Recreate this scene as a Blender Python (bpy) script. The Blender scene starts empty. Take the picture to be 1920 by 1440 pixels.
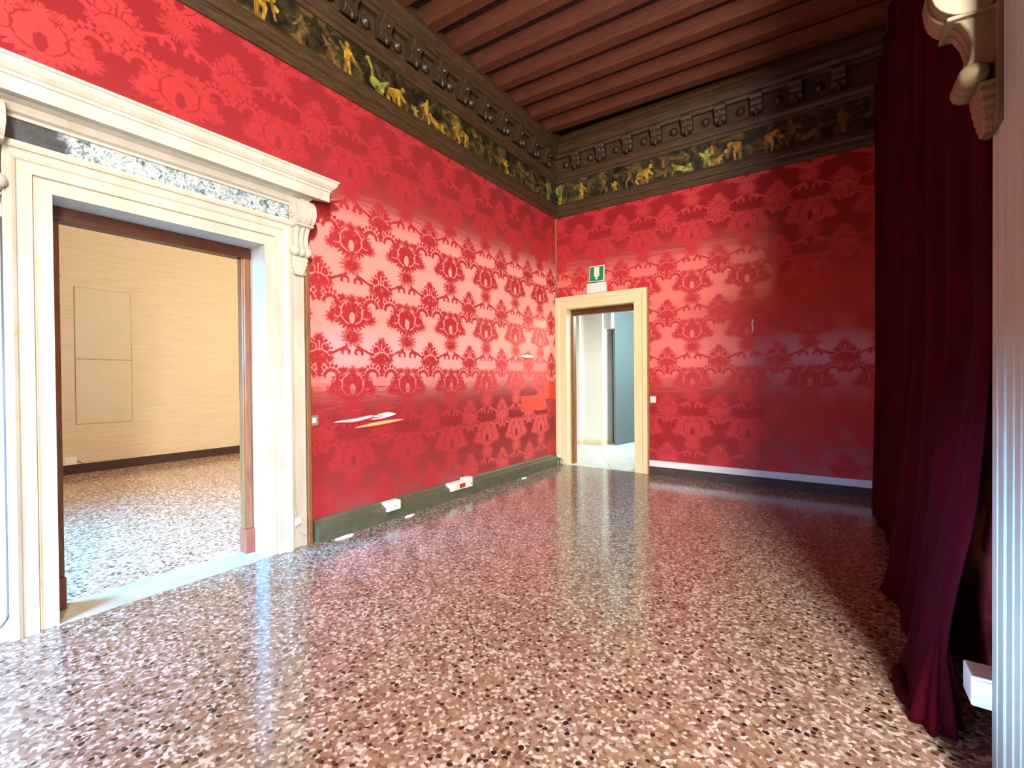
import bpy, bmesh, math, random
from mathutils import Vector, Matrix
import numpy as np
random.seed(7)
C = bpy.context.scene.collection
SC = bpy.context.scene
R = math.radians

# ------------------------------------------------------------------ camera
def camera():
    f, yaw, pitch, roll = 858.68, -0.603846, -0.009205, -0.008494
    fw = Vector((math.sin(yaw)*math.cos(pitch), math.cos(yaw)*math.cos(pitch), math.sin(pitch)))
    r = fw.cross(Vector((0, 0, 1))).normalized(); u = r.cross(fw)
    r2 = r*math.cos(roll)+u*math.sin(roll); u2 = -r*math.sin(roll)+u*math.cos(roll)
    cd = bpy.data.cameras.new('camera'); cd.lens = f/1920*36; cd.sensor_width = 36; cd.sensor_fit = 'HORIZONTAL'
    cd.clip_start = 0.05; cd.clip_end = 100
    o = bpy.data.objects.new('camera', cd); C.objects.link(o)
    m = Matrix((r2, u2, -fw)).transposed().to_4x4(); m.translation = Vector((3.7114, -6.6903, 1.4))
    o.matrix_world = m
    SC.camera = o
camera()

# ------------------------------------------------------------------ light and exposure
vs = SC.view_settings
SC.display_settings.display_device = 'sRGB'
vs.view_transform = 'Standard'; vs.look = 'None'; vs.exposure = -0.85; vs.gamma = 1.0; vs.use_curve_mapping = False
SC.cycles.use_denoising = True
SC.cycles.max_bounces = 8
SC.cycles.sample_clamp_indirect = 6

w = bpy.data.worlds.new('world'); SC.world = w; w.use_nodes = True
w.node_tree.nodes['Background'].inputs[0].default_value = (0.62, 0.72, 1, 1)
w.node_tree.nodes['Background'].inputs[1].default_value = 0.05

def area(name, loc, target, sx, sy, power, col, spread=180):
    l = bpy.data.lights.new(name, 'AREA'); l.shape = 'RECTANGLE'; l.size = sx; l.size_y = sy
    l.energy = power; l.color = col; l.spread = R(spread)
    o = bpy.data.objects.new(name, l); C.objects.link(o); o.location = loc
    o.rotation_euler = (Vector(target)-Vector(loc)).to_track_quat('-Z', 'Y').to_euler()
    return o
def point(name, loc, power, col, rad=0.15):
    l = bpy.data.lights.new(name, 'POINT'); l.energy = power; l.color = col; l.shadow_soft_size = rad
    o = bpy.data.objects.new(name, l); C.objects.link(o); o.location = loc
    return o
# tall window in the opening of the right wall, window of the wall behind, added blue and warm fill lamps, the neighbouring rooms
area('window_daylight', (5.26, -7.9, 3.3), (1.3, 0, 2.3), 0.6, 4.0, 1650, (1, 0.95, 0.87))
area('rear_window_daylight', (1.3, -8.9, 1.8), (0.1, -6.3, 0.1), 1.0, 1.2, 260, (0.22, 0.52, 1), 70)
area('jamb_blue_fill', (2.4, -8.9, 0.5), (4.3, -4.6, 0.6), 0.5, 0.8, 20, (0.30, 0.60, 1), 16)  # added blue fill for the right jamb, no door stands behind it
point('warm_fill', (4.8, -6.0, 3.7), 26, (1, 0.60, 0.28), 0.25)  # added warm fill for ceiling, crown and console, no fixture hangs here
area('side_room_window_daylight', (-2.0, -8.6, 2.0), (-1.0, -5.4, 0), 1.6, 2.0, 640, (0.10, 0.50, 1), 80)
area('side_room_ceiling_light', (-1.3, -1.4, 3.5), (-5.9, -4.4, 1.9), 1.2, 1.2, 420, (1, 0.80, 0.50))
area('passage_daylight', (1.9, 2.2, 2.6), (-0.2, 2.4, 1.0), 1.0, 1.4, 290, (0.84, 1, 0.93))
point('passage_lamp', (1.0, 1.5, 2.62), 16, (1, 0.75, 0.3), 0.1)

# ------------------------------------------------------------------ node expressions
class X:
    nt = None
    def __init__(s, v): s.v = v
    @staticmethod
    def op(o, *a, clamp=False):
        n = X.nt.nodes.new('ShaderNodeMath'); n.operation = o; n.use_clamp = clamp
        for i, q in enumerate(a):
            q = q.v if isinstance(q, X) else q
            if isinstance(q, (int, float)): n.inputs[i].default_value = q
            else: X.nt.links.new(q, n.inputs[i])
        return X(n.outputs[0])
    def __add__(s, o): return X.op('ADD', s, o)
    __radd__ = __add__
    def __sub__(s, o): return X.op('SUBTRACT', s, o)
    def __rsub__(s, o): return X.op('SUBTRACT', o, s)
    def __mul__(s, o): return X.op('MULTIPLY', s, o)
    __rmul__ = __mul__
    def __truediv__(s, o): return X.op('DIVIDE', s, o)
    def mod(s, o): return X.op('FLOORED_MODULO', s, o)
    def abs(s): return X.op('ABSOLUTE', s)
    def max(s, o): return X.op('MAXIMUM', s, o)
    def min(s, o): return X.op('MINIMUM', s, o)
    def lt(s, o): return X.op('LESS_THAN', s, o)
    def gt(s, o): return X.op('GREATER_THAN', s, o)
    def clamp(s): return X.op('ADD', s, 0, clamp=True)
def sqrt(a): return X.op('SQRT', a)
def atan2(a, b): return X.op('ARCTAN2', a, b)
def cos(a): return X.op('COSINE', a)
def sin(a): return X.op('SINE', a)
def hyp(a, b): return sqrt(a*a+b*b)

def new_mat(name):
    m = bpy.data.materials.new(name); m.use_nodes = True
    nt = m.node_tree; X.nt = nt
    return m, nt, nt.nodes['Principled BSDF']
def node(nt, t, **kw):
    n = nt.nodes.new(t)
    for k, v in kw.items():
        if k.startswith('i_'): n.inputs[k[2:].replace('_', ' ')].default_value = v
        else: setattr(n, k, v)
    return n
def pos_xyz(nt, loc='position'):
    if loc == 'object':
        g = node(nt, 'ShaderNodeTexCoord').outputs['Object']
    else:
        g = node(nt, 'ShaderNodeNewGeometry').outputs['Position']
    s = node(nt, 'ShaderNodeSeparateXYZ'); nt.links.new(g, s.inputs[0])
    return X(s.outputs[0]), X(s.outputs[1]), X(s.outputs[2]), g
def ramp(nt, fac, stops, interp='LINEAR'):
    n = nt.nodes.new('ShaderNodeValToRGB'); n.color_ramp.interpolation = interp
    e = n.color_ramp.elements
    while len(e) < len(stops): e.new(0.5)
    for i, (p, c) in enumerate(stops): e[i].position = p; e[i].color = (*c, 1)
    nt.links.new(fac.v if isinstance(fac, X) else fac, n.inputs[0])
    return n.outputs[0]
def mixc(nt, fac, a, b, mode='MIX'):
    n = nt.nodes.new('ShaderNodeMix'); n.data_type = 'RGBA'; n.blend_type = mode
    for sock, q in ((n.inputs[0], fac), (n.inputs[6], a), (n.inputs[7], b)):
        if isinstance(q, X): q = q.v
        if isinstance(q, (int, float)): sock.default_value = q
        elif isinstance(q, tuple): sock.default_value = (*q, 1)
        else: nt.links.new(q, sock)
    return n.outputs[2]
def noise(nt, vec, scale, detail=3, rough=0.55, dist=0.0):
    n = node(nt, 'ShaderNodeTexNoise'); n.inputs['Scale'].default_value = scale
    n.inputs['Detail'].default_value = detail; n.inputs['Roughness'].default_value = rough
    n.inputs['Distortion'].default_value = dist
    if vec is not None: nt.links.new(vec, n.inputs['Vector'])
    return n.outputs[0]
def scaled(nt, vec, s):
    n = node(nt, 'ShaderNodeVectorMath', operation='MULTIPLY'); nt.links.new(vec, n.inputs[0]); n.inputs[1].default_value = s
    return n.outputs[0]
def bump(nt, bs, h, strength, dist=0.01):
    b = node(nt, 'ShaderNodeBump'); b.inputs['Strength'].default_value = strength; b.inputs['Distance'].default_value = dist
    nt.links.new(h.v if isinstance(h, X) else h, b.inputs['Height']); nt.links.new(b.outputs[0], bs.inputs['Normal'])
    return b

def plain(name, col, rough=0.5, metal=0.0, var=0.12, scale=9.0, spec=0.5):
    m, nt, bs = new_mat(name)
    g = pos_xyz(nt)[3]
    n = noise(nt, g, scale, 4)
    c = mixc(nt, n, tuple(max(0, q*(1-var)) for q in col), tuple(min(1, q*(1+var)) for q in col))
    nt.links.new(c, bs.inputs['Base Color'])
    bs.inputs['Roughness'].default_value = rough; bs.inputs['Metallic'].default_value = metal
    bs.inputs['Specular IOR Level'].default_value = spec
    return m

# ---- damask
def lobed(u, v, ru, rv, k, amp, ph=0.0, vein=True):
    Xc, Y = u*(1/ru), v*(1/rv)
    r = hyp(Xc, Y); th = atan2(Y, Xc)
    edge = cos(th*(k*0.5)+ph).abs()*amp+(1-amp)
    f = edge-r
    if vein:
        vv = cos(th*(k*0.5)+(ph+math.pi/2)).abs()-0.20+(0.5-r).max(0)*2.5
        f = f.min(vv)
    return f
def hook(u, v, rad, th):
    r = hyp(u, v)
    return th-(r-rad).abs()
def damask(name, axis, a_off, z_off, ground, motif, sheen, tangent, sheen_w=0.4):
    m, nt, bs = new_mat(name)
    x, y, z, g = pos_xyz(nt)
    t = {'x': x, 'y': y}[axis]
    nz = X(noise(nt, g, 40, 2, 0.6))-0.5
    nz2 = X(noise(nt, scaled(nt, g, (1.3, 1.3, 1.7)), 46, 2, 0.6))-0.5
    big = X(noise(nt, g, 1.6, 2))-0.5
    p = t*(1/0.69)+(-a_off/0.69+0.5)+nz*0.04
    pa = (p.mod(1)-0.5).abs()            # 0 on the vase axis
    pb = 0.5-pa                          # 0 on the basket axis
    q = z*(1/0.68)+(-z_off/0.68)+nz2*0.04
    def dq(c): return (q-c+0.5).mod(1)-0.5
    M = lobed(pa, dq(0.06), 0.30, 0.215, 24, 0.26, 0.0, False)
    M = M.max(lobed(pa-0.20, dq(0.16), 0.15, 0.11, 11, 0.5, 0.5))
    M = M.max(lobed(pa-0.30, dq(0.02), 0.13, 0.10, 9, 0.5, 0.2))
    M = M.max(lobed(pa, dq(0.27), 0.10, 0.10, 9, 0.45))
    vase = (1-hyp(pa*(1/0.045), dq(0.03)*(1/0.08))).max(hook(pa-0.02, dq(0.10), 0.155, 0.007).min(pa-0.05)*8).max(hook(pa-0.235, dq(0.10), 0.075, 0.006).min(0.30-pa)*8)
    M = M.min(vase*-1)
    M = M.max(lobed(pa, dq(-0.24), 0.20, 0.15, 14, 0.5))
    M = M.max(hook(pa-0.105, dq(-0.46), 0.055, 0.022).min(dq(-0.46)+0.03)*8)
    M = M.max(lobed(pb, dq(-0.46), 0.215, 0.20, 18, 0.3, 0.3, False))
    M = M.max(lobed(pb-0.12, dq(-0.54), 0.12, 0.09, 9, 0.5, 0.3))
    M = M.max(lobed(pb, dq(-0.28), 0.09, 0.09, 7, 0.5))
    bask = (hook(pb, dq(-0.60), 0.17, 0.006).min(dq(-0.52))*8).max(hook(pb-0.10, dq(-0.40), 0.06, 0.006)*8).max((0.007-pb).min(0.07-dq(-0.38).abs())*8)
    M = M.min(bask*-1)
    M = M.max((0.022-(pb-0.01).abs()).min(0.09-(dq(-0.69)).abs())*20)
    # cornucopia scrolls either side of the basket axis
    sc = hook(pb-0.17, dq(-0.80), 0.10, 0.026).min(dq(-0.80)*1.0+pb*0.5-0.03)
    M = M.max(sc*8)
    sc2 = hook(pb-0.17, dq(-0.80), 0.165, 0.018+0.016*cos(atan2(dq(-0.80), pb-0.17)*17)).min(dq(-0.80)-0.01)
    M = M.max(sc2*8)
    M = M.max(lobed(pb-0.21, dq(-0.91), 0.055, 0.07, 5, 0.45))
    M = M.max(lobed(pb-0.36, dq(-0.70), 0.085, 0.06, 7, 0.55, 0.4))
    # slanting stems from flower to basket
    d1 = (0.02-((dq(-0.42)+(pa-0.2)*0.45)).abs()).min((0.13-(pa-0.2).abs()))*12
    M = M.max(d1)
    fleck = X(noise(nt, scaled(nt, g, (1, 1, 0.7)), 30, 3, 0.7))
    mask = (M*14+0.5).clamp()*(1-((fleck-0.56)*9).clamp()*0.4)
    # worn, faded weave
    wear = noise(nt, scaled(nt, g, (1, 1, 5)), 3.0, 4, 0.6)
    gcol = mixc(nt, wear, tuple(c*0.82 for c in ground), tuple(min(1, c*1.15) for c in ground))
    mcol = mixc(nt, wear, tuple(c*0.85 for c in motif), tuple(min(1, c*1.12) for c in motif))
    col = mixc(nt, mask, gcol, mcol)
    nt.links.new(col, bs.inputs['Base Color'])
    bs.inputs['Roughness'].default_value = 0.9; bs.inputs['Specular IOR Level'].default_value = 0.1
    # satin ground: vertical floats, gloss spreads sideways and stays narrow in height; motif: horizontal floats, the other way round
    def gloss(tan, rough, col_, an=0.93):
        gl = node(nt, 'ShaderNodeBsdfAnisotropic'); gl.inputs['Color'].default_value = (*col_, 1)
        gl.inputs['Roughness'].default_value = rough; gl.inputs['Anisotropy'].default_value = an
        tv = node(nt, 'ShaderNodeCombineXYZ')
        for i in range(3): tv.inputs[i].default_value = tan[i]
        nt.links.new(tv.outputs[0], gl.inputs['Tangent'])
        return gl
    gl = gloss((0, 0, 1), 0.62, sheen); gl2 = gloss(tangent, 0.80, (0.88, 0.20, 0.18), 0.7)
    thread = node(nt, 'ShaderNodeMixShader')
    nt.links.new(mask.v, thread.inputs[0]); nt.links.new(gl.outputs[0], thread.inputs[1]); nt.links.new(gl2.outputs[0], thread.inputs[2])
    weave = node(nt, 'ShaderNodeMixShader'); weave.inputs[0].default_value = sheen_w
    nt.links.new(bs.outputs[0], weave.inputs[1]); nt.links.new(thread.outputs[0], weave.inputs[2])
    b = node(nt, 'ShaderNodeBump'); b.inputs['Strength'].default_value = 0.07; b.inputs['Distance'].default_value = 0.01
    h = X(noise(nt, scaled(nt, g, (1.2, 1.2, 9)), 2.2, 3))+big*2
    nt.links.new(h.v, b.inputs['Height']); nt.links.new(b.outputs[0], bs.inputs['Normal']); nt.links.new(b.outputs[0], gl.inputs['Normal']); nt.links.new(b.outputs[0], gl2.inputs['Normal'])
    nt.links.new(weave.outputs[0], nt.nodes['Material Output'].inputs[0])
    return m

def terrazzo(name, scale, light=1.0, pink=1.0):
    m, nt, bs = new_mat(name)
    x, y, z, g = pos_xyz(nt)
    flat = scaled(nt, g, (1, 1, 0))
    nv = node(nt, 'ShaderNodeTexNoise'); nv.inputs['Scale'].default_value = 26; nt.links.new(flat, nv.inputs['Vector'])
    wob = node(nt, 'ShaderNodeVectorMath', operation='MULTIPLY_ADD'); nt.links.new(nv.outputs[1], wob.inputs[0])
    wob.inputs[1].default_value = (0.022, 0.022, 0); nt.links.new(flat, wob.inputs[2])
    def vor(s, off):
        v = node(nt, 'ShaderNodeTexVoronoi', voronoi_dimensions='2D'); v.inputs['Scale'].default_value = s
        ad = node(nt, 'ShaderNodeVectorMath', operation='ADD'); nt.links.new(wob.outputs[0], ad.inputs[0]); ad.inputs[1].default_value = (off, off*1.7, 0)
        nt.links.new(ad.outputs[0], v.inputs['Vector'])
        s_ = node(nt, 'ShaderNodeSeparateColor'); nt.links.new(v.outputs['Color'], s_.inputs[0])
        return v.outputs['Distance'], s_.outputs[0], s_.outputs[1]
    L = light
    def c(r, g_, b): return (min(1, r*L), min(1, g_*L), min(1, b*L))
    d1, r1, q1 = vor(scale*1.45, 0)
    base = ramp(nt, r1, [(0, c(0.20, 0.12, 0.09)), (0.14, c(0.34, 0.205, 0.145)), (0.34, c(0.42, 0.275, 0.20)), (0.5, c(0.37, 0.225, 0.16)), (0.64, c(0.52, 0.41, 0.34)), (0.80, c(0.76, 0.66, 0.58)), (0.95, c(0.42, 0.24, 0.16))], 'CONSTANT')
    d2, r2, q2 = vor(scale*0.8, 3.1)
    big = ramp(nt, r2, [(0, c(0.03, 0.02, 0.02)), (0.30, c(0.10, 0.055, 0.045)), (0.50, c(0.82, 0.72, 0.64)), (0.80, c(0.60, 0.47, 0.40)), (0.95, c(0.40, 0.17, 0.10))], 'CONSTANT')
    pick = X(q2).lt(0.24)*(X(d2)-X(r1)*0.18).lt(0.30)
    col = mixc(nt, pick, base, big)
    patch = noise(nt, flat, 0.9, 3)
    col = mixc(nt, X(patch)*0.55, col, mixc(nt, 1.0, col, (0.80, 0.74, 0.70), 'MULTIPLY'))
    nt.links.new(col, bs.inputs['Base Color'])
    rn = X(noise(nt, flat, 3.0, 4))
    rough = rn*0.12+X(r1)*0.03+0.07
    nt.links.new(rough.v, bs.inputs['Roughness'])
    bs.inputs['Specular IOR Level'].default_value = 0.95
    bump(nt, bs, noise(nt, flat, 5, 2), 0.08, 0.02)
    return m

def wood(name, a, b, along, rough=0.45, scale=3.0):
    m, nt, bs = new_mat(name)
    g = pos_xyz(nt)[3]
    s = {'x': (0.12, 1, 1), 'y': (1, 0.12, 1), 'z': (1, 1, 0.12)}[along]
    n = noise(nt, scaled(nt, g, s), 14*scale, 5, 0.65, 0.6)
    n2 = noise(nt, g, 1.7, 3)
    c = ramp(nt, n, [(0.3, a), (0.7, b)])
    c = mixc(nt, n2, c, mixc(nt, 1.0, c, (0.7, 0.66, 0.62), 'MULTIPLY'))
    nt.links.new(c, bs.inputs['Base Color']); bs.inputs['Roughness'].default_value = rough
    bump(nt, bs, n, 0.25, 0.004)
    return m
def stone(name, a, b, rough=0.5, stain=(0.55, 0.36, 0.10), stain_at=0.66):
    m, nt, bs = new_mat(name)
    x, y, z, g = pos_xyz(nt)
    n = noise(nt, scaled(nt, g, (1, 1, 0.35)), 5, 6, 0.6, 0.4)
    c = ramp(nt, n, [(0.3, a), (0.72, b)])
    st = X(noise(nt, g, 7.5, 5, 0.65))
    k = ((st-stain_at)*7).clamp()
    c = mixc(nt, k*0.55, c, stain)
    vein = X(noise(nt, scaled(nt, g, (1, 1, 2.5)), 3.3, 6, 0.7, 1.2))
    k2 = ((0.012-(vein-0.5).abs())*60).clamp()
    c = mixc(nt, k2*0.3, c, tuple(q*0.55 for q in a))
    nt.links.new(c, bs.inputs['Base Color']); bs.inputs['Roughness'].default_value = rough
    bump(nt, bs, noise(nt, g, 24, 4), 0.12, 0.005)
    return m
def marble_blue(name):
    m, nt, bs = new_mat(name)
    x, y, z, g = pos_xyz(nt)
    n = noise(nt, g, 17, 6, 0.7, 2.2)
    c = ramp(nt, n, [(0.34, (0.03, 0.05, 0.06)), (0.45, (0.20, 0.27, 0.30)), (0.53, (0.55, 0.60, 0.62)), (0.60, (0.30, 0.36, 0.40)), (0.70, (0.62, 0.66, 0.66))])
    # black soot patch by the near console
    jag = X(noise(nt, g, 9, 3))*0.16
    k = ((y*-1-6.02+jag)*25).clamp()
    c = mixc(nt, k*0.93, c, (0.03, 0.028, 0.035))
    nt.links.new(c, bs.inputs['Base Color']); bs.inputs['Roughness'].default_value = 0.35
    return m
def frieze_paint(name, axis):
    m, nt, bs = new_mat(name)
    x, y, z, g = pos_xyz(nt)
    n = noise(nt, scaled(nt, g, (1, 1, 1.4)), 5.5, 5, 0.62, 0.7)
    c = ramp(nt, n, [(0.36, (0.010, 0.008, 0.005)), (0.5, (0.045, 0.03, 0.012)), (0.6, (0.15, 0.095, 0.025)), (0.72, (0.22, 0.17, 0.05))])
    n2 = noise(nt, g, 2.3, 3)
    c = mixc(nt, (X(n2)*3-1.25).clamp(), c, mixc(nt, 1.0, c, (0.25, 0.3, 0.28), 'MULTIPLY'))
    nt.links.new(c, bs.inputs['Base Color']); bs.inputs['Roughness'].default_value = 0.4
    return m
def grained_wall(name):
    m, nt, bs = new_mat(name)
    x, y, z, g = pos_xyz(nt)
    n = noise(nt, scaled(nt, g, (1, 0.4, 9)), 6, 5, 0.6)
    n2 = noise(nt, g, 0.8, 2)
    c = ramp(nt, n, [(0.3, (0.60, 0.49, 0.33)), (0.7, (0.74, 0.63, 0.45))])
    c = mixc(nt, X(n2)*0.5, c, (0.64, 0.56, 0.44))
    nt.links.new(c, bs.inputs['Base Color']); bs.inputs['Roughness'].default_value = 0.7
    return m
def velvet(name):
    m, nt, bs = new_mat(name)
    g = pos_xyz(nt)[3]
    n = noise(nt, scaled(nt, g, (1, 1, 0.25)), 9, 4)
    c = ramp(nt, n, [(0.3, (0.022, 0.0004, 0.003)), (0.7, (0.055, 0.0007, 0.005))])
    nt.links.new(c, bs.inputs['Base Color']); bs.inputs['Roughness'].default_value = 0.8
    bs.inputs['Sheen Weight'].default_value = 0.02; bs.inputs['Sheen Tint'].default_value = (0.4, 0.05, 0.3, 1)
    bs.inputs['Specular IOR Level'].default_value = 0.05
    return m
def tiles(name):
    m, nt, bs = new_mat(name)
    x, y, z, g = pos_xyz(nt)
    u = (x+y*0.55)*1.05; v = (y*0.8-x*0.45)*0.95
    e = (u.mod(1)-0.5).abs().gt(0.488).max((v.mod(1)-0.5).abs().gt(0.49))
    n = noise(nt, g, 3, 4)
    c = ramp(nt, n, [(0.3, (0.62, 0.68, 0.66)), (0.7, (0.76, 0.80, 0.78))])
    c = mixc(nt, e*0.6, c, (0.3, 0.33, 0.32))
    nt.links.new(c, bs.inputs['Base Color']); bs.inputs['Roughness'].default_value = 0.35
    return m
def stained_plaster(name):
    m, nt, bs = new_mat(name)
    x, y, z, g = pos_xyz(nt)
    n = X(noise(nt, g, 8, 4))
    k = ((0.16-z+n*0.14-0.06)*8).clamp()
    c = mixc(nt, k*0.7, (0.80, 0.84, 0.80), (0.62, 0.50, 0.22))
    nt.links.new(c, bs.inputs['Base Color']); bs.inputs['Roughness'].default_value = 0.6
    return m

MT = {}
GR, MO = (0.41, 0.017, 0.028), (0.62, 0.044, 0.054)
MT['damask_l'] = damask('red_damask', 'y', -3.97, 1.98, GR, MO, (0.95, 0.42, 0.35), (0, 1, 0))
MT['damask_b'] = damask('red_damask_back', 'x', 2.155, 2.0, GR, MO, (0.92, 0.30, 0.24), (1, 0, 0), 0.34)
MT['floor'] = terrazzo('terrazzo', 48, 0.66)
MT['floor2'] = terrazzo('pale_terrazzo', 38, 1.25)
MT['crown_y'] = wood('walnut_along', (0.035, 0.018, 0.008), (0.10, 0.056, 0.024), 'y')
MT['crown_x'] = wood('walnut_across', (0.035, 0.018, 0.008), (0.10, 0.056, 0.024), 'x')
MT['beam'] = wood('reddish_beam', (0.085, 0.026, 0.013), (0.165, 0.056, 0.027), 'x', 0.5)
MT['board'] = wood('shaded_board', (0.010, 0.004, 0.003), (0.02, 0.009, 0.006), 'x', 0.6)  # near black, paints the shade in the gaps between beams
MT['bracket'] = plain('dark_carved_wood', (0.045, 0.026, 0.014), 0.42, 0, 0.5, 25)
MT['glint'] = plain('bracket_glint', (0.42, 0.30, 0.14), 0.25, 0.7, 0.4, 60)  # pale metal painting the highlights of the brackets
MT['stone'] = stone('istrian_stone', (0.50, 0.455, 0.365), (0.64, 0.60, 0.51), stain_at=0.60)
MT['jamb_stone'] = stone('grey_jamb_stone', (0.38, 0.42, 0.38), (0.48, 0.52, 0.47), stain_at=0.62)
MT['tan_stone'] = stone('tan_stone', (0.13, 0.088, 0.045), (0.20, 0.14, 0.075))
MT['reveal'] = stone('pale_stone', (0.50, 0.50, 0.47), (0.60, 0.60, 0.57), stain_at=0.8)
MT['sill'] = stone('threshold_stone', (0.40, 0.345, 0.26), (0.50, 0.44, 0.35), 0.35, stain_at=0.72)
MT['cream'] = stone('cream_paint', (0.76, 0.68, 0.38), (0.84, 0.76, 0.46), 0.5, stain_at=0.85)
MT['marble'] = marble_blue('blue_marble')
MT['paint_l'] = frieze_paint('frieze_painting', 'y')
def old_paint(name, col):
    m, nt, bs = new_mat(name)
    g = pos_xyz(nt)[3]
    n = noise(nt, g, 16, 5, 0.7)
    c = ramp(nt, n, [(0.34, tuple(q*0.18 for q in col)), (0.47, tuple(q*0.6 for q in col)), (0.62, col)])
    nt.links.new(c, bs.inputs['Base Color']); bs.inputs['Roughness'].default_value = 0.5
    return m
MT['ochre'] = old_paint('ochre_paint', (0.55, 0.30, 0.035))
for k_, c_ in (('ochre', (0.30, 0.15, 0.02)), ('olive', (0.18, 0.19, 0.035)), ('umber', (0.10, 0.055, 0.016))): MT[k_+'_dim'] = old_paint(k_+'_dim_paint', c_)
MT['olive'] = old_paint('olive_paint', (0.36, 0.37, 0.06))
MT['umber'] = old_paint('umber_paint', (0.20, 0.115, 0.03))
MT['frame_wood'] = wood('brown_door_wood', (0.20, 0.062, 0.018), (0.36, 0.13, 0.04), 'z', 0.35)
MT['plinth_wood'] = wood('red_plinth_wood', (0.26, 0.06, 0.03), (0.36, 0.10, 0.05), 'z', 0.35)
MT['lintel_wood'] = wood('brown_lintel_wood', (0.06, 0.017, 0.007), (0.12, 0.036, 0.015), 'y', 0.35)
MT['lintel_wood_x'] = wood('brown_lintel_wood_x', (0.07, 0.026, 0.008), (0.14, 0.052, 0.018), 'x', 0.35)
MT['batten'] = wood('brown_batten', (0.22, 0.085, 0.03), (0.34, 0.15, 0.06), 'z', 0.5)
MT['gilt'] = wood('old_gilt', (0.30, 0.17, 0.06), (0.46, 0.30, 0.13), 'z', 0.4)
MT['base_l'] = plain('green_grey_baseboard', (0.10, 0.10, 0.055), 0.45, 0, 0.55, 7)
MT['base_b'] = plain('dark_baseboard', (0.055, 0.035, 0.028), 0.5, 0, 0.5, 7)
MT['base_s'] = plain('dark_brown_baseboard', (0.045, 0.022, 0.018), 0.5)
MT['white'] = plain('white_plastic', (0.82, 0.82, 0.76), 0.35, 0, 0.04)
MT['trunk'] = plain('white_raceway', (0.78, 0.80, 0.80), 0.4, 0, 0.05)
MT['plate'] = plain('grey_plate', (0.34, 0.34, 0.26), 0.35, 0.4)
MT['redsw'] = plain('red_plastic', (0.55, 0.03, 0.02), 0.35)
MT['green'] = plain('green_sign', (0.0, 0.26, 0.07), 0.35, 0, 0.05)
MT['plaster'] = plain('white_plaster', (0.86, 0.85, 0.78), 0.8, 0, 0.08, 30)
MT['lath'] = plain('bare_lath', (0.66, 0.45, 0.20), 0.7, 0, 0.25, 40)
MT['patch'] = plain('bright_red_tape', (0.80, 0.055, 0.025), 0.55, 0, 0.16, 18)
MT['lip'] = plain('frayed_red_silk', (0.52, 0.03, 0.035), 0.6, 0, 0.2, 30)
MT['velvet'] = velvet('crimson_velvet')
MT['sidewall'] = grained_wall('grained_wall')
MT['panel'] = plain('grey_beige_panel', (0.64, 0.57, 0.43), 0.7, 0, 0.06, 4)
MT['panel_edge'] = plain('panel_edge', (0.54, 0.45, 0.32), 0.7)
MT['plasterwall'] = stained_plaster('stained_plaster')
MT['shade_plaster'] = plain('shaded_plaster', (0.50, 0.56, 0.53), 0.7, 0, 0.05)  # plaster darkened to paint the shade on passage beam and ceiling
MT['tiles'] = tiles('pale_tiles')
MT['greydoor'] = plain('blue_grey_door', (0.095, 0.135, 0.155), 0.5, 0, 0.06, 3)
MT['black'] = plain('black_gap', (0.012, 0.01, 0.01), 0.6)
MT['metal'] = plain('dull_metal', (0.38, 0.36, 0.32), 0.4, 0.8, 0.4, 40)
MT['cable'] = plain('grey_cable', (0.50, 0.48, 0.40), 0.5)
MT['darkcable'] = plain('dark_cable', (0.10, 0.10, 0.10), 0.5)
MT['neutral'] = plain('pale_plaster', (0.55, 0.50, 0.44), 0.8)

# ------------------------------------------------------------------ mesh helpers
def tag(o, label=None, cat=None, group=None, kind=None):
    if label: o['label'] = label
    if cat: o['category'] = cat
    if group: o['group'] = group
    if kind: o['kind'] = kind
    return o
def empty(name, loc=(0, 0, 0)):
    o = bpy.data.objects.new(name, None); C.objects.link(o); o.location = loc; o.empty_display_size = 0.1
    return o
def obj(name, bm, mat, parent=None, smooth=False, bevel=0.0, seg=2):
    bmesh.ops.recalc_face_normals(bm, faces=bm.faces)
    me = bpy.data.meshes.new(name); bm.to_mesh(me); bm.free()
    me.materials.append(MT[mat] if isinstance(mat, str) else mat)
    o = bpy.data.objects.new(name, me); C.objects.link(o)
    if smooth:
        for p in me.polygons: p.use_smooth = True
    if bevel:
        b = o.modifiers.new('bevel', 'BEVEL'); b.width = bevel; b.segments = seg; b.limit_method = 'ANGLE'; b.angle_limit = R(40)
    if parent:
        o.parent = parent
        if parent.type == 'EMPTY' or True:
            off = Vector(parent.location); p = parent.parent
            while p: off += Vector(p.location); p = p.parent
            o.location = -off
    return o
def BM(): return bmesh.new()
def box(bm, x0, x1, y0, y1, z0, z1):
    v = [bm.verts.new(p) for p in ((x0, y0, z0), (x1, y0, z0), (x1, y1, z0), (x0, y1, z0), (x0, y0, z1), (x1, y0, z1), (x1, y1, z1), (x0, y1, z1))]
    for f in ((0, 3, 2, 1), (4, 5, 6, 7), (0, 1, 5, 4), (1, 2, 6, 5), (2, 3, 7, 6), (3, 0, 4, 7)): bm.faces.new([v[i] for i in f])
    return bm
def prism(bm, A, B):
    a = [bm.verts.new(p) for p in A]; b = [bm.verts.new(p) for p in B]; n = len(a)
    bm.faces.new(a[::-1]); bm.faces.new(b)
    for i in range(n): bm.faces.new((a[i], a[(i+1) % n], b[(i+1) % n], b[i]))
    return bm
XR = 4.30                                        # plane of the right wall
def P(wall, d, a, z):
    return {'L': (d, a, z), 'B': (a, -d, z), 'R': (XR-d, a, z)}[wall]
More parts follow.
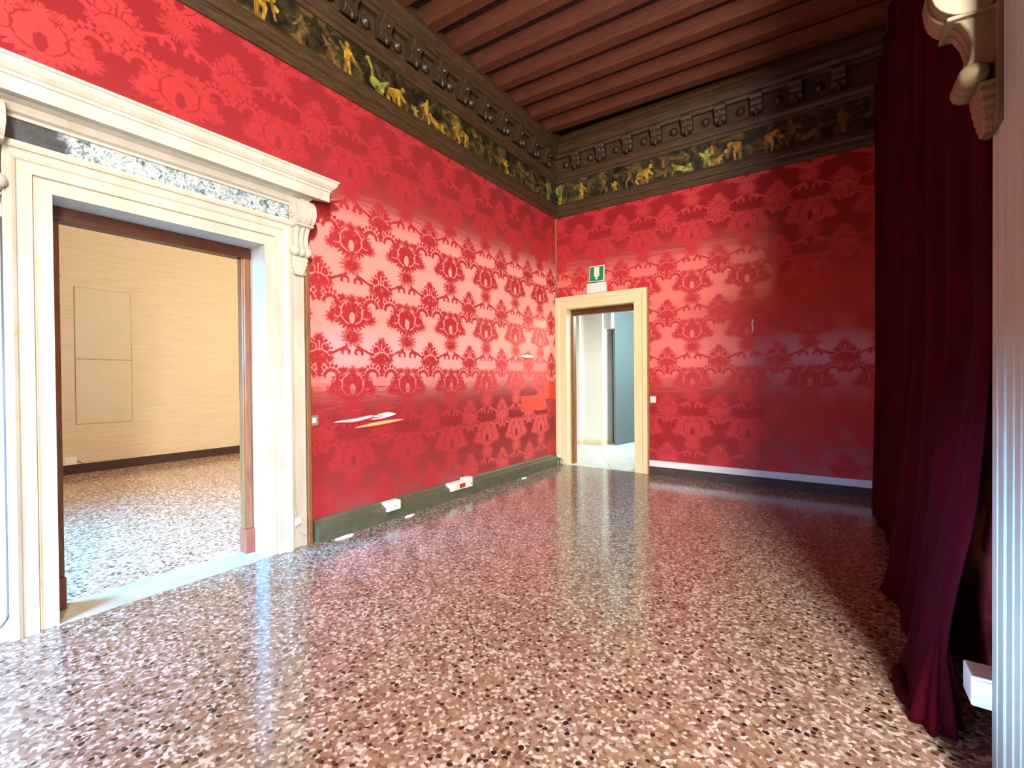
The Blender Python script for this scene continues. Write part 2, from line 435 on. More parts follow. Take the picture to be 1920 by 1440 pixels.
def run(bm, wall, prof, a0, a1, s0=0.0, s1=0.0):
    """closed profile [(d, z)] drawn along a wall; s0/s1 mitre its ends"""
    return prism(bm, [P(wall, d, a0+s0*d, z) for d, z in prof], [P(wall, d, a1+s1*d, z) for d, z in prof])
def wbox(bm, wall, d0, d1, a0, a1, z0, z1):
    return run(bm, wall, [(d0, z0), (d1, z0), (d1, z1), (d0, z1)], a0, a1)
def tube(bm, pts, r, n=8, closed=True):
    pts = [Vector(p) for p in pts]; rings = []
    for i, p in enumerate(pts):
        t = (pts[min(i+1, len(pts)-1)]-pts[max(i-1, 0)]).normalized()
        up = Vector((0, 0, 1)) if abs(t.z) < 0.9 else Vector((1, 0, 0))
        u = t.cross(up).normalized(); v = u.cross(t)
        rr = r[i] if isinstance(r, (list, tuple)) else r
        rings.append([bm.verts.new(p+(u*math.cos(k*2*math.pi/n)+v*math.sin(k*2*math.pi/n))*rr) for k in range(n)])
    for a, b in zip(rings, rings[1:]):
        for k in range(n): bm.faces.new((a[k], a[(k+1) % n], b[(k+1) % n], b[k]))
    bm.faces.new(rings[0][::-1]); bm.faces.new(rings[-1])
    return bm
def lathe(bm, prof, origin, axis='z', n=20):
    """prof [(radius, height)]"""
    o = Vector(origin); rings = []
    for r, h in prof:
        ring = []
        for k in range(n):
            a = k*2*math.pi/n; c, s = math.cos(a)*r, math.sin(a)*r
            ring.append(bm.verts.new(o+Vector({'z': (c, s, h), 'x': (h, c, s), 'y': (c, h, s)}[axis])))
        rings.append(ring)
    for a, b in zip(rings, rings[1:]):
        for k in range(n): bm.faces.new((a[k], a[(k+1) % n], b[(k+1) % n], b[k]))
    bm.faces.new(rings[0]); bm.faces.new(rings[-1])
    return bm
def grid_with_holes(bm, wall, d0, d1, a_cuts, z_cuts, holes):
    """solid wall made of blocks between the cuts, leaving out the cells that lie in a hole"""
    for a0, a1 in zip(a_cuts, a_cuts[1:]):
        for z0, z1 in zip(z_cuts, z_cuts[1:]):
            ca, cz = (a0+a1)/2, (z0+z1)/2
            if any(h[0] < ca < h[1] and h[2] < cz < h[3] for h in holes): continue
            wbox(bm, wall, d0, d1, a0, a1, z0, z1)
    bmesh.ops.remove_doubles(bm, verts=bm.verts, dist=1e-5)
    # drop the inner faces shared by two blocks
    seen = {}
    for f in bm.faces: seen.setdefault(tuple(sorted(v.index for v in f.verts)), []).append(f)
    bm.verts.index_update(); seen = {}
    for f in bm.faces: seen.setdefault(frozenset(v.index for v in f.verts), []).append(f)
    bmesh.ops.delete(bm, geom=[f for fs in seen.values() if len(fs) > 1 for f in fs], context='FACES_ONLY')
    return bm
def structure(name, bm, mat, **k): return tag(obj(name, bm, mat, **k), kind='structure')

# ------------------------------------------------------------------ the room
ZC = 5.32
Y0 = -9.2
OL, OR, OT = -6.009, -4.80, 2.49                  # opening of the stone portal
DL, DR, DT = 0.20, 1.33, 2.545                    # opening of the small door
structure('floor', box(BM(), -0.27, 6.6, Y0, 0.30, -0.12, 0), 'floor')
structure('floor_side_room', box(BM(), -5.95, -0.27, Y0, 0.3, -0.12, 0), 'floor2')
structure('floor_passage', box(BM(), -2.2, 3.2, 0.30, 5.2, -0.12, 0.0), 'tiles')
wl = structure('wall_left', grid_with_holes(BM(), 'L', -0.30, 0, [Y0, OL-0.02, OR+0.02, 0], [0, OT+0.02, ZC], [(OL-0.02, OR+0.02, 0, OT+0.02)]), 'damask_l')
wb = structure('wall_back', grid_with_holes(BM(), 'B', -0.30, 0, [-0.30, DL-0.02, DR+0.02, XR+0.3], [0, DT+0.02, ZC], [(DL-0.02, DR+0.02, 0, DT+0.02)]), 'damask_b')
structure('wall_right', grid_with_holes(BM(), 'R', -0.30, 0, [Y0, -9.1, -4.76, 0], [0, 5.2, ZC], [(-9.1, -4.76, 0, 5.2)]), 'damask_l')
structure('wall_front', box(BM(), -5.95, 6.6, Y0-0.2, Y0, 0, ZC), 'neutral')
structure('wall_window_bay', box(BM(), 6.5, 6.7, Y0, -3.5, 0, ZC), 'neutral')
structure('wall_side_room', box(BM(), -6.05, -5.90, Y0, 0.3, 0, 4.3), 'sidewall')
structure('wall_side_room_end', box(BM(), -5.9, -0.30, 0.0, 0.2, 0, 4.3), 'sidewall')
structure('ceiling_side_room', box(BM(), -6.0, -0.30, Y0, 0.2, 4.25, 4.35), 'neutral')
structure('wall_passage_far', box(BM(), -2.2, 3.2, 4.8, 5.0, 0, 3.9), 'plasterwall')
structure('wall_passage_left', box(BM(), -2.2, -0.80, 2.24, 2.40, 0, 3.9), 'plasterwall')
structure('wall_passage_right', box(BM(), 3.0, 3.2, 0.30, 5.0, 0, 3.9), 'plasterwall')
structure('ceiling_passage', box(BM(), -2.2, 3.2, 0.30, 5.0, 3.85, 3.95), 'shade_plaster')

# ceiling: boards carried by many chamfered beams
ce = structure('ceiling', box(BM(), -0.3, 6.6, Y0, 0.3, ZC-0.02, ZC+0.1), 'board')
rot = Matrix.Rotation(R(2.6), 4, 'Z')
for k in range(17):
    y = -0.56-0.415*k+0.06
    bm = BM()
    pr = [(0.09, 5.31), (0.09, 5.238), (0.10, 5.232), (0.225, 5.172), (0.24, 5.165), (0.365, 5.165), (0.375, 5.175), (0.375, 5.31)]
    prism(bm, [(0, y-0.415+q, z) for q, z in pr], [(4.6, y-0.415+q, z) for q, z in pr])
    bmesh.ops.transform(bm, matrix=rot, verts=bm.verts)
    obj('beam', bm, 'beam', ce)
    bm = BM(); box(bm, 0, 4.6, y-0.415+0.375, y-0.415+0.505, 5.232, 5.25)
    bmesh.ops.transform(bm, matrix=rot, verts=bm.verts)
    obj('gap_shade_strip', bm, 'board', ce)  # dark strip added to paint the shade between two beams

# ------------------------------------------------------------------ wooden crown with painted frieze
LOW = [(0, 4.05), (0.02, 4.05), (0.045, 4.085), (0.045, 4.125), (0.06, 4.13), (0.075, 4.155), (0.075, 4.215), (0.06, 4.235), (0.06, 4.25), (0.01, 4.255), (0, 4.255)]
FRZ = [(0, 4.255), (0.012, 4.255), (0.012, 4.605), (0, 4.605)]
COR = [(0, 4.605), (0.03, 4.605), (0.035, 4.65), (0.05, 4.655), (0.075, 4.69), (0.075, 4.735), (0.06, 4.75), (0, 4.75)]
BND = [(0, 4.75), (0.02, 4.75), (0.02, 5.0), (0, 5.0)]
UPP = [(0, 5.0), (0.07, 5.0), (0.08, 5.045), (0.10, 5.05), (0.13, 5.085), (0.13, 5.13), (0.19, 5.165), (0.23, 5.175), (0.23, 5.26), (0, 5.30)]
def tilt(prof, k): return prof
def bracket(wall, a, parent):
    """carved console: scrolled body, rosette and hanging drop"""
    bm = BM()
    prof = [(0.02, 4.995), (0.175, 4.995), (0.18, 4.965), (0.165, 4.93), (0.13, 4.905), (0.115, 4.87), (0.125, 4.835), (0.11, 4.80), (0.075, 4.775), (0.045, 4.79), (0.02, 4.80)]
    run(bm, wall, prof, a-0.07, a+0.07)
    b = obj('bracket', bm, 'bracket', parent, bevel=0.008)
    bm = BM(); c = Vector(P(wall, 0.12, a+0.0, 4.80))
    lathe(bm, [(0.004, -0.075), (0.022, -0.05), (0.028, -0.02), (0.016, 0.005), (0.022, 0.02)], c, 'z', 10)
    obj('drop', bm, 'bracket', b, True)
    bm = BM(); c = P(wall, 0.03, a-0.19, 4.87)
    ax = 'x' if wall == 'L' else 'y'; sg = 1 if wall == 'L' else -1
    lathe(bm, [(0.055, 0), (0.055, sg*0.02), (0.03, sg*0.035), (0.02, sg*0.05), (0.004, sg*0.055)], c, ax, 12)
    obj('rosette', bm, 'bracket', b, True)
    bm = BM(); c = Vector(P(wall, 0.155, a+0.0, 4.895))
    bmesh.ops.create_uvsphere(bm, u_segments=8, v_segments=6, radius=0.013, matrix=Matrix.Translation(c))
    obj('glint_bead', bm, 'glint', b, True)  # bright bead standing for the highlight at the bracket's tip

def capsules(wall, a, z, s, flip, caps, name, mat, parent):
    bm = BM()
    for i, (x0, y0, r0, x1, y1, r1) in enumerate(caps):
        x0, x1 = x0*flip, x1*flip
        ang = math.atan2(y1-y0, x1-x0); pts = []
        for k in range(9):
            t = ang+math.pi/2+math.pi*k/8; pts.append((x0+math.cos(t)*r0, y0+math.sin(t)*r0))
        for k in range(9):
            t = ang-math.pi/2+math.pi*k/8; pts.append((x1+math.cos(t)*r1, y1+math.sin(t)*r1))
        d = 0.0135+0.0006*i
        pts = [(px+random.uniform(-.022, .022), py+random.uniform(-.022, .022)) for px, py in pts]
        A = [P(wall, 0.0118, a+px*s, z+py*s) for px, py in pts]
        B = [P(wall, d, a+px*s, z+py*s) for px, py in pts]
        nf = len(bm.faces); prism(bm, A, B); bm.faces.ensure_lookup_table()
        if i % 3 == 2:
            for q in range(nf, len(bm.faces)): bm.faces[q].material_index = 1
    o = obj(name, bm, mat, parent); o.data.materials.append(MT[mat+'_dim'])
    return o
STAND = [(0, 1.25, .10, 0, 1.28, .10), (0, .62, .13, 0, 1.02, .17), (-.06, .55, .10, -.10, .02, .05), (.07, .55, .10, .12, .04, .05), (.15, 1.0, .06, .38, .75, .045), (-.15, 1.0, .06, -.36, 1.2, .045)]
STRIDE = [(.1, 1.2, .1, .12, 1.24, .1), (0, .6, .13, .06, 1.0, .17), (-.05, .55, .11, -.3, .05, .05), (.06, .55, .11, .26, .3, .07), (.26, .3, .07, .2, .0, .05), (.18, .98, .06, .42, 1.1, .045), (-.1, .98, .06, -.36, .8, .045)]
BEND = [(.52, .62, .1, .55, .6, .1), (-.05, .75, .15, .36, .86, .15), (-.08, .7, .12, -.12, .02, .06), (.02, .68, .12, .16, .36, .08), (.16, .36, .07, .1, .0, .05), (.36, .82, .07, .5, .2, .045)]
CROUCH = [(.5, .85, .1, .52, .88, .1), (-.1, .48, .2, .3, .62, .19), (-.2, .42, .13, -.34, .2, .08), (-.34, .2, .07, -.2, .0, .05), (.26, .5, .1, .32, .02, .05), (-.02, .4, .1, .06, .0, .05), (.36, .65, .07, .6, .4, .05)]
RECLINE = [(.62, .72, .1, .64, .75, .1), (-.1, .3, .17, .42, .5, .18), (-.15, .28, .14, -.5, .5, .1), (-.5, .5, .08, -.62, .08, .05), (-.2, .2, .12, -.66, .12, .06), (.46, .5, .07, .7, .16, .05)]
SWAN = [(-.35, 1.25, .06, -.25, 1.3, .06), (-.28, 1.28, .05, -.05, .9, .06), (-.05, .9, .06, -.02, .45, .1), (0, .42, .2, .4, .3, .2), (.35, .35, .12, .8, .75, .05), (.2, .2, .14, .5, .05, .05)]
CHERUB = [(0, .95, .13, .02, .97, .13), (0, .45, .17, 0, .68, .16), (-.07, .36, .12, -.16, .05, .07), (.09, .36, .12, .2, .1, .07), (.14, .68, .07, .36, .86, .05), (-.14, .7, .07, -.34, .55, .05), (-.2, .75, .12, -.42, .98, .04)]
TREE = [(0, 0, .1, .03, .5, .09), (.03, .5, .12, -.05, .9, .25), (.03, .55, .1, .12, 1.05, .2)]

def crown(name, wall, a0, a1, s0, s1, wood_m, marks, figures, dz=0.0):
    e = tag(empty(name), kind='structure')
    for part, prof, m in (('lower_moulding', LOW, wood_m), ('painted_frieze', FRZ, 'paint_l'), ('middle_moulding', COR, wood_m), ('bracket_band', BND, wood_m), ('upper_moulding', UPP, wood_m)):
        o = obj(part, run(BM(), wall, prof, a0, a1, s0, s1), m, e)
        if part == 'painted_frieze': fr = o
    for a in marks: bracket(wall, a, e)
    for a, z, s, fl, caps, m in figures:
        capsules(wall, a, z, s, fl, caps, 'painted_figure', m, fr)
    return e
BASEZ = 4.262
left_figs = [(-4.80, BASEZ+.03, .24, 1, BEND, 'ochre'), (-4.45, BASEZ, .2, -1, STAND, 'umber'), (-4.00, BASEZ+.01, .22, 1, STAND, 'ochre'), (-4.17, BASEZ+.03, .2, 1, CHERUB, 'umber'),
             (-3.70, BASEZ+.01, .23, 1, SWAN, 'olive'), (-3.44, BASEZ, .24, 1, CROUCH, 'ochre'), (-3.14, BASEZ, .12, 1, CHERUB, 'olive'),
             (-2.98, BASEZ+.02, .20, 1, STRIDE, 'ochre'), (-2.80, BASEZ+.02, .17, -1, RECLINE, 'ochre'), (-2.46, BASEZ+.02, .18, 1, STRIDE, 'ochre'), (-2.28, BASEZ+.02, .19, -1, BEND, 'ochre'),
             (-1.98, BASEZ+.04, .16, 1, STAND, 'umber'), (-1.80, BASEZ, .17, 1, TREE, 'umber'), (-1.42, BASEZ+.02, .17, 1, CHERUB, 'ochre'), (-1.05, BASEZ, .17, 1, STAND, 'umber'), (-.62, BASEZ, .2, 1, RECLINE, 'umber'), (-.25, BASEZ, .25, 1, TREE, 'olive')]
back_figs = [(.09, BASEZ, .27, 1, TREE, 'olive'), (.48, BASEZ, .2, 1, STAND, 'ochre'), (.86, BASEZ+.02, .2, 1, STRIDE, 'umber'), (1.04, BASEZ, .14, 1, CHERUB, 'ochre'), (1.28, BASEZ+.02, .22, -1, STRIDE, 'umber'),
             (1.46, BASEZ+.01, .26, 1, CROUCH, 'ochre'), (1.80, BASEZ+.04, .2, 1, TREE, 'umber'), (2.04, BASEZ+.01, .2, -1, RECLINE, 'olive'), (2.36, BASEZ+.01, .22, 1, CHERUB, 'olive'), (2.48, BASEZ, .13, 1, CROUCH, 'ochre'),
             (2.42, BASEZ+.16, .11, 1, CHERUB, 'ochre'), (2.74, BASEZ+.01, .25, -1, BEND, 'ochre'), (3.10, BASEZ+.01, .25, 1, BEND, 'ochre'), (3.36, BASEZ+.02, .23, -1, STRIDE, 'umber'), (3.52, BASEZ+.02, .2, 1, RECLINE, 'umber'), (3.85, BASEZ, .22, 1, STAND, 'umber')]
crown('trim_1', 'L', Y0, 0, 0, -1, 'crown_y', [-0.42-0.4*k for k in range(13)], left_figs)
crown('trim_2', 'B', 0, XR, 1, 0, 'crown_x', [0.42+0.425*k for k in range(9)], back_figs)

# ------------------------------------------------------------------ carved console, shared by both portals
def console(wall, a, w, zt, parent, d0=0.02, st='stone'):
    """scrolled stone console, top at zt: plate with volute, fluted neck, bead roll and leaf"""
    b = obj('console', wbox(BM(), wall, d0, d0+0.02, a-w/2, a+w/2, zt-0.62, zt), st, parent, bevel=0.004)
    bm = BM()
    def disc(dc, zc, r, y0, y1, n=28):
        prism(bm, [P(wall, dc+r*math.cos(t*2*math.pi/n), y0, zc+r*1.05*math.sin(t*2*math.pi/n)) for t in range(n)],
                  [P(wall, dc+r*math.cos(t*2*math.pi/n), y1, zc+r*1.05*math.sin(t*2*math.pi/n)) for t in range(n)])
    disc(d0+0.075, zt-0.125, 0.105, a-w/2, a-w*0.2); disc(d0+0.075, zt-0.125, 0.115, a-w*0.2, a+w*0.2); disc(d0+0.075, zt-0.125, 0.105, a+w*0.2, a+w/2)
    for s in (-1, 1):       # eye of the scroll
        y = a+s*w/2
        disc(d0+0.075, zt-0.115, 0.05, y, y+s*0.008, 20); disc(d0+0.075, zt-0.115, 0.025, y+s*0.008, y+s*0.014, 16)
    obj('volute', bm, st, b, False, 0.01, 3)
    bm = BM()
    prof = [(d0, zt-0.23), (d0+0.13, zt-0.235), (d0+0.105, zt-0.25), (d0+0.085, zt-0.29), (d0+0.075, zt-0.33), (d0+0.08, zt-0.38), (d0+0.09, zt-0.41), (d0, zt-0.41)]
    for k in range(3):
        y = a-w/2+0.012+k*(w-0.024)/3
        run(bm, wall, prof, y+0.004, y+(w-0.024)/3-0.004)
    run(bm, wall, [(d0, zt-0.225), (d0+0.14, zt-0.225), (d0+0.14, zt-0.24), (d0, zt-0.245)], a-w/2+0.002, a+w/2-0.002)
    obj('neck', bm, st, b, False, 0.006)
    bm = BM()
    for k in range(3):
        c = Vector(P(wall, d0+0.07, a-w/3+k*w/3, zt-0.44))
        bmesh.ops.create_uvsphere(bm, u_segments=14, v_segments=10, radius=0.042, matrix=Matrix.Translation(c))
    obj('bead_roll', bm, st, b, True)
    bm = BM(); pts = []
    n = 11
    left, right = [], []
    for k in range(n):
        t = k/(n-1); wd = (w*0.46)*(1-0.55*t**2)*(1+0.08*math.cos(k*math.pi)); z = zt-0.475-0.155*t
        left.append((a-wd, z)); right.append((a+wd, z))
    loop = left+right[::-1]
    prism(bm, [P(wall, d0+0.015, y, z) for y, z in loop], [P(wall, d0+0.06-0.02*(zt-0.475-z)/0.155, y, z) for y, z in loop])
    lf = obj('leaf', bm, st, b, False, 0.006)
    return b

# ------------------------------------------------------------------ stone portal in the left wall
def arch_part(name, side, prof, parent, mat, wall, o0, o1, ot, zb=0.0):
    """moulded frame piece; prof [(w, d)] with w measured outwards from the opening's edge"""
    bm = BM()
    if side == 'top':
        prism(bm, [P(wall, d, o0-w, ot+w) for w, d in prof], [P(wall, d, o1+w, ot+w) for w, d in prof])
    elif side == 'lo':
        prism(bm, [P(wall, d, o0-w, zb) for w, d in prof], [P(wall, d, o0-w, ot+w) for w, d in prof])
    else:
        prism(bm, [P(wall, d, o1+w, zb) for w, d in prof], [P(wall, d, o1+w, ot+w) for w, d in prof])
    return obj(name, bm, mat, parent)
door1 = tag(empty('door_1', (0, (OL+OR)/2, 0)), kind='structure')
APROF = [(0, 0.0), (0, 0.035), (0.068, 0.035), (0.070, 0.028), (0.080, 0.028), (0.083, 0.048), (0.143, 0.048), (0.150, 0.058), (0.165, 0.066), (0.185, 0.070), (0.192, 0.060), (0.20, 0.060), (0.20, 0.0)]
for nm, sd in (('jamb', 'lo'), ('jamb', 'hi'), ('lintel', 'top')): arch_part(nm, sd, APROF, door1, 'stone', 'L', OL, OR, OT)
# top cyma of the architrave under the marble
obj('lintel_moulding', run(BM(), 'L', [(0, OT+0.2), (0.075, OT+0.2), (0.085, OT+0.215), (0.085, OT+0.235), (0.06, OT+0.245), (0, OT+0.245)], OL-0.2, OR+0.2), 'stone', door1)
obj('marble_frieze', wbox(BM(), 'L', 0, 0.03, OL-0.20, OR+0.20, OT+0.245, OT+0.37), 'marble', door1)
obj('bed_moulding', run(BM(), 'L', [(0, OT+0.37), (0.045, OT+0.37), (0.05, OT+0.385), (0.075, OT+0.395), (0.095, OT+0.42), (0.095, OT+0.43), (0.12, OT+0.44), (0.14, OT+0.455), (0.14, OT+0.47), (0, OT+0.47)], OL-0.33, OR+0.33, -0.2, 0.2), 'stone', door1)
CORN = [(0, 2.955), (0.12, 2.94), (0.205, 2.93), (0.205, 3.01), (0.215, 3.012), (0.215, 3.03), (0.225, 3.035), (0.245, 3.055), (0.255, 3.075), (0.255, 3.085), (0.265, 3.09), (0.265, 3.105), (0, 3.15)]
obj('cornice', run(BM(), 'L', CORN, OL-0.27, OR+0.27, -0.97, 0.97), 'stone', door1)
for s, o in ((-1, OL), (1, OR)):
    obj('outer_strip', prism(BM(), [P('L', d, o+s*a, 0) for a, d in ((0.20, 0), (0.20, 0.03), (0.235, 0.03), (0.24, 0.022), (0.335, 0.022), (0.335, 0))],
                             [P('L', d, o+s*a, OT+0.37) for a, d in ((0.20, 0), (0.20, 0.03), (0.235, 0.03), (0.24, 0.022), (0.335, 0.022), (0.335, 0))]), 'stone', door1)
    console('L', o+s*0.275, 0.155, OT+0.435, door1)
bm = BM(); box(bm, -0.31, 0.0, OR, OR+0.02, 0, OT+0.02); obj('reveal', bm, 'reveal', door1)
bm = BM(); box(bm, -0.31, 0.0, OL-0.02, OL, 0, OT+0.02); obj('reveal', bm, 'reveal', door1)
bm = BM(); box(bm, -0.31, 0.0, OL, OR, OT, OT+0.02); obj('soffit', bm, 'reveal', door1)
bm = BM(); box(bm, -0.285, 0.045, OL, OR, -0.03, 0.004); obj('threshold', bm, 'sill', door1)
fr = obj('wooden_frame', box(BM(), -0.285, -0.18, OL, OR, OT-0.085, OT), 'lintel_wood', door1, bevel=0.006)
for y0, y1 in ((OL, OL+0.07), (OR-0.07, OR)):
    bm = BM(); box(bm, -0.27, -0.195, y0, y1, 0.20, OT-0.085); box(bm, -0.225, -0.185, y0+0.012, y1-0.012, 0.2, OT-0.085)
    obj('post', bm, 'frame_wood', fr, bevel=0.006)
    bm = BM(); box(bm, -0.285, -0.175, y0-0.004 if y0 > -5 else y0, y1 if y0 > -5 else y1+0.004, 0.004, 0.2)
    obj('plinth', bm, 'plinth_wood', fr, bevel=0.006)

# ------------------------------------------------------------------ small door in the back wall
door2 = tag(empty('door_2', ((DL+DR)/2, 0, 0)), kind='structure')
DPROF = [(0, 0), (0, 0.025), (0.12, 0.025), (0.128, 0.034), (0.14, 0.038), (0.198, 0.038), (0.198, 0)]
for nm, sd in (('jamb', 'lo'), ('jamb', 'hi'), ('lintel', 'top')): arch_part(nm, sd, DPROF, door2, 'cream', 'B', DL, DR, DT)
bm = BM(); box(bm, DL-0.02, DL, 0.0, 0.30, 0, DT+0.02); obj('reveal', bm, 'cream', door2)
bm = BM(); box(bm, DR, DR+0.02, 0.0, 0.30, 0, DT+0.02); obj('reveal', bm, 'cream', door2)
bm = BM(); box(bm, DL, DR, 0.0, 0.30, DT, DT+0.02); obj('soffit', bm, 'cream', door2)
f2 = obj('wooden_frame', box(BM(), DL, DR, 0.14, 0.24, DT-0.09, DT), 'lintel_wood_x', door2, bevel=0.005)
for x0, x1 in ((DL, DL+0.045), (DR-0.03, DR)):
    obj('post', box(BM(), x0, x1, 0.14, 0.24, 0, DT-0.09), 'frame_wood', f2, bevel=0.005)
obj('edge_batten', box(BM(), DR+0.198, DR+0.222, -0.03, 0, 0.0, DT+0.2), 'gilt', door2)
bm = BM(); box(bm, DL, DR, 0.0, 0.30, -0.02, 0.003); obj('threshold', bm, 'tiles', door2)

# room behind the small door
pl = structure('pillar', prism(BM(), [(-0.80, 2.26, 0), (-0.16, 2.26, 0), (-0.19, 2.93, 0), (-0.80, 2.93, 0)], [(-0.80, 2.26, 3.85), (-0.16, 2.26, 3.85), (-0.19, 2.93, 3.85), (-0.80, 2.93, 3.85)]), 'plasterwall')
structure('beam_passage', box(BM(), -0.19, 0.02, 2.30, 2.92, 2.46, 3.85), 'shade_plaster')
structure('column_strip', box(BM(), -0.84, -0.66, 2.20, 2.255, 0, 3.85), 'plasterwall')
lf = tag(empty('open_door_leaf', (0.03, 2.47, 0)), 'flat blue grey door leaf standing ajar beyond the cream doorway', 'door')
bm = BM(); dv = Vector((0.16, 0.78, 0)).normalized(); nv = Vector((dv.y, -dv.x, 0))
b0 = Vector((0.035, 2.47, 0)); b1 = b0+dv*0.85
def slab(bm, a, b, n, t, z0, z1):
    prism(bm, [a+Vector((0, 0, z0)), b+Vector((0, 0, z0)), b-n*t+Vector((0, 0, z0)), a-n*t+Vector((0, 0, z0))], [a+Vector((0, 0, z1)), b+Vector((0, 0, z1)), b-n*t+Vector((0, 0, z1)), a-n*t+Vector((0, 0, z1))])
slab(bm, b0, b1, nv, 0.04, 0.012, 2.86)
obj('panel', bm, 'greydoor', lf, bevel=0.004)
for z in (0.35, 1.3, 2.4):
    bm = BM(); lathe(bm, [(0.012, -0.05), (0.012, 0.05)], b1+nv*0.012+Vector((0, 0, z)), 'z', 10); obj('hinge', bm, 'metal', lf, True)
structure('dark_gap_passage', box(BM(), -0.16, -0.01, 2.95, 3.05, 0, 3.85), 'black')  # black slab painting the shaded gap between pillar and door leaf

# ------------------------------------------------------------------ baseboards, raceway, battens
BP = [(0, 0.19), (0.025, 0.19), (0.035, 0.17), (0.085, 0.145), (0.10, 0.135), (0.10, 0.0), (0, 0)]
structure('baseboard_left', run(BM(), 'L', BP, OR+0.40, -0.16), 'base_l')
structure('baseboard_back', run(BM(), 'B', [(0, 0.115), (0.03, 0.115), (0.04, 0.10), (0.04, 0), (0, 0)], DR+0.225, XR), 'base_b')
structure('baseboard_side_room', box(BM(), -5.90, -5.87, -9, 0, 0, 0.145), 'base_s')
tag(obj('fabric_batten', box(BM(), 0, 0.045, OR+0.342, OR+0.375, 0, 2.42), 'batten', bevel=0.004), 'thin brown wooden batten along the left edge of the red damask', 'batten')
bm = BM(); box(bm, 0.002, 0.022, -0.024, -0.002, DT+0.2, 4.05)
tag(obj('corner_strip', bm, 'gilt', bevel=0.004), 'narrow gilt strip running up the corner of the damask walls', 'strip')
r = tag(empty('cable_raceway', (2.8, -0.02, 0.12)), 'long white cable raceway along the foot of the back wall', 'cable raceway')
obj('channel', wbox(BM(), 'B', 0, 0.038, DR+0.225, 4.13, 0.117, 0.205), 'trunk', r, bevel=0.004)
obj('cover', wbox(BM(), 'B', 0.038, 0.043, DR+0.228, 4.127, 0.124, 0.198), 'trunk', r, bevel=0.002)

# ------------------------------------------------------------------ tears and patches in the damask
def lens(wall, a0, z0, a1, z1, h, d, name, mat, parent, wav=0.0, skew=0.0, label=None):
    bm = BM(); up, lo = [], []
    n = 18
    for k in range(n+1):
        t = k/n; e = math.sin(math.pi*t)**0.8*h
        a = a0+(a1-a0)*t; z = z0+(z1-z0)*t+wav*math.sin(t*9+1)
        up.append((a, z+e*(0.6+skew*t))); lo.append((a, z-e*(0.4-skew*t*0.3)))
    loop = up+lo[::-1][1:-1]
    prism(bm, [P(wall, 0.0003, a, z) for a, z in loop], [P(wall, d, a, z) for a, z in loop])
    o = obj(name, bm, mat, parent)
    if label: o['label'] = label
    bm = BM()
    tube(bm, [P(wall, d+0.004, a, z-0.002) for a, z in lo], [0.002+0.007*math.sin(math.pi*k/n) for k in range(n+1)], 6)
    tube(bm, [P(wall, d+0.003, a, z+0.002) for a, z in up], [0.0015+0.004*math.sin(math.pi*k/n) for k in range(n+1)], 6)
    obj('frayed_edge', bm, 'lip', o, True)
    return o
lens('L', -4.19, 1.018, -3.62, 1.045, 0.035, 0.002, 'fabric_tear', 'plaster', wl, 0.006, 0.2, 'long ragged tear showing white plaster')
lens('L', -3.80, 1.025, -3.45, 1.055, 0.06, 0.004, 'fabric_tear', 'plaster', wl, 0.0, 0.15, 'wide end of the ragged tear')
lens('L', -3.96, 0.955, -3.33, 0.992, 0.042, 0.002, 'fabric_tear', 'lath', wl, 0.0, 0.0, 'slit below the ragged tear showing bare lath')
lens('L', -1.10, 1.742, -0.69, 1.748, 0.062, 0.002, 'fabric_tear', 'plaster', wl, 0.0, 0.0, 'small almond shaped tear')
for a0, a1, z0, z1 in ((-1.07, -0.36, 0.93, 1.15), (-0.62, -0.40, 0.92, 1.17), (-0.42, -0.02, 1.10, 1.37)):
    bm = BM(); wbox(bm, 'L', 0.0002, 0.0016+abs(a0)*0.0005, a0, a1, z0, z1)
    for v in bm.verts: v.co.y += random.uniform(-.015, .015); v.co.z += random.uniform(-.012, .012)
    obj('patch', bm, 'patch', wl)['label'] = 'bright red repair patch'
random.seed(3)
for k in range(26):        # short puckered ridges of silk round the tear
    a = random.uniform(-4.25, -3.4); z = 1.02+random.choice([1, 1, -1, 0.6, 1.3])*random.uniform(0.09, 0.28); L = random.uniform(0.05, 0.2)
    if abs(z-1.0) < 0.09: continue
    bm = BM()
    tube(bm, [P('L', 0.001, a+L*(t-0.5), z+L*0.08*(t-0.5)+0.003*math.sin(t*7)) for t in [i/6 for i in range(7)]], [0.001, 0.004, 0.006, 0.007, 0.005, 0.004, 0.001], 6)
    obj('pucker', bm, 'lip', wl, True)
bm = BM(); tube(bm, [P('B', 0.002, 2.905+0.006*math.sin(k*2), 2.17-0.19*k/6) for k in range(7)], [0.002, 0.006, 0.008, 0.006, 0.008, 0.005, 0.002], 6)
obj('scuff', bm, 'plaster', wb, True)['label'] = 'short pale scuff in the fabric'

# ------------------------------------------------------------------ fittings
def rbox(wall, d0, d1, a0, a1, z0, z1): return wbox(BM(), wall, d0, d1, a0, a1, z0, z1)
t = tag(empty('light_switch', (0, -4.43, 1.06)), 'grey green light switch plate beside the wooden batten and the tear', 'light switch')
obj('plate', rbox('L', 0, 0.008, -4.425, -4.335, 1.012, 1.105), 'plate', t, bevel=0.003)
obj('rocker', rbox('L', 0.008, 0.014, -4.395, -4.36, 1.035, 1.082), 'white', t, bevel=0.003)
obj('plate_edge', rbox('L', 0, 0.004, -4.435, -4.425, 1.010, 1.107), 'white', t)
t = tag(empty('light_switch', (1.6, 0, 1.09)), 'small white switch plate on the red wall right of the cream doorway', 'light switch')
obj('plate', rbox('B', 0, 0.010, 1.562, 1.648, 1.048, 1.140), 'white', t, bevel=0.003)
obj('button', rbox('B', 0.010, 0.015, 1.580, 1.630, 1.066, 1.122), 'white', t, bevel=0.003)
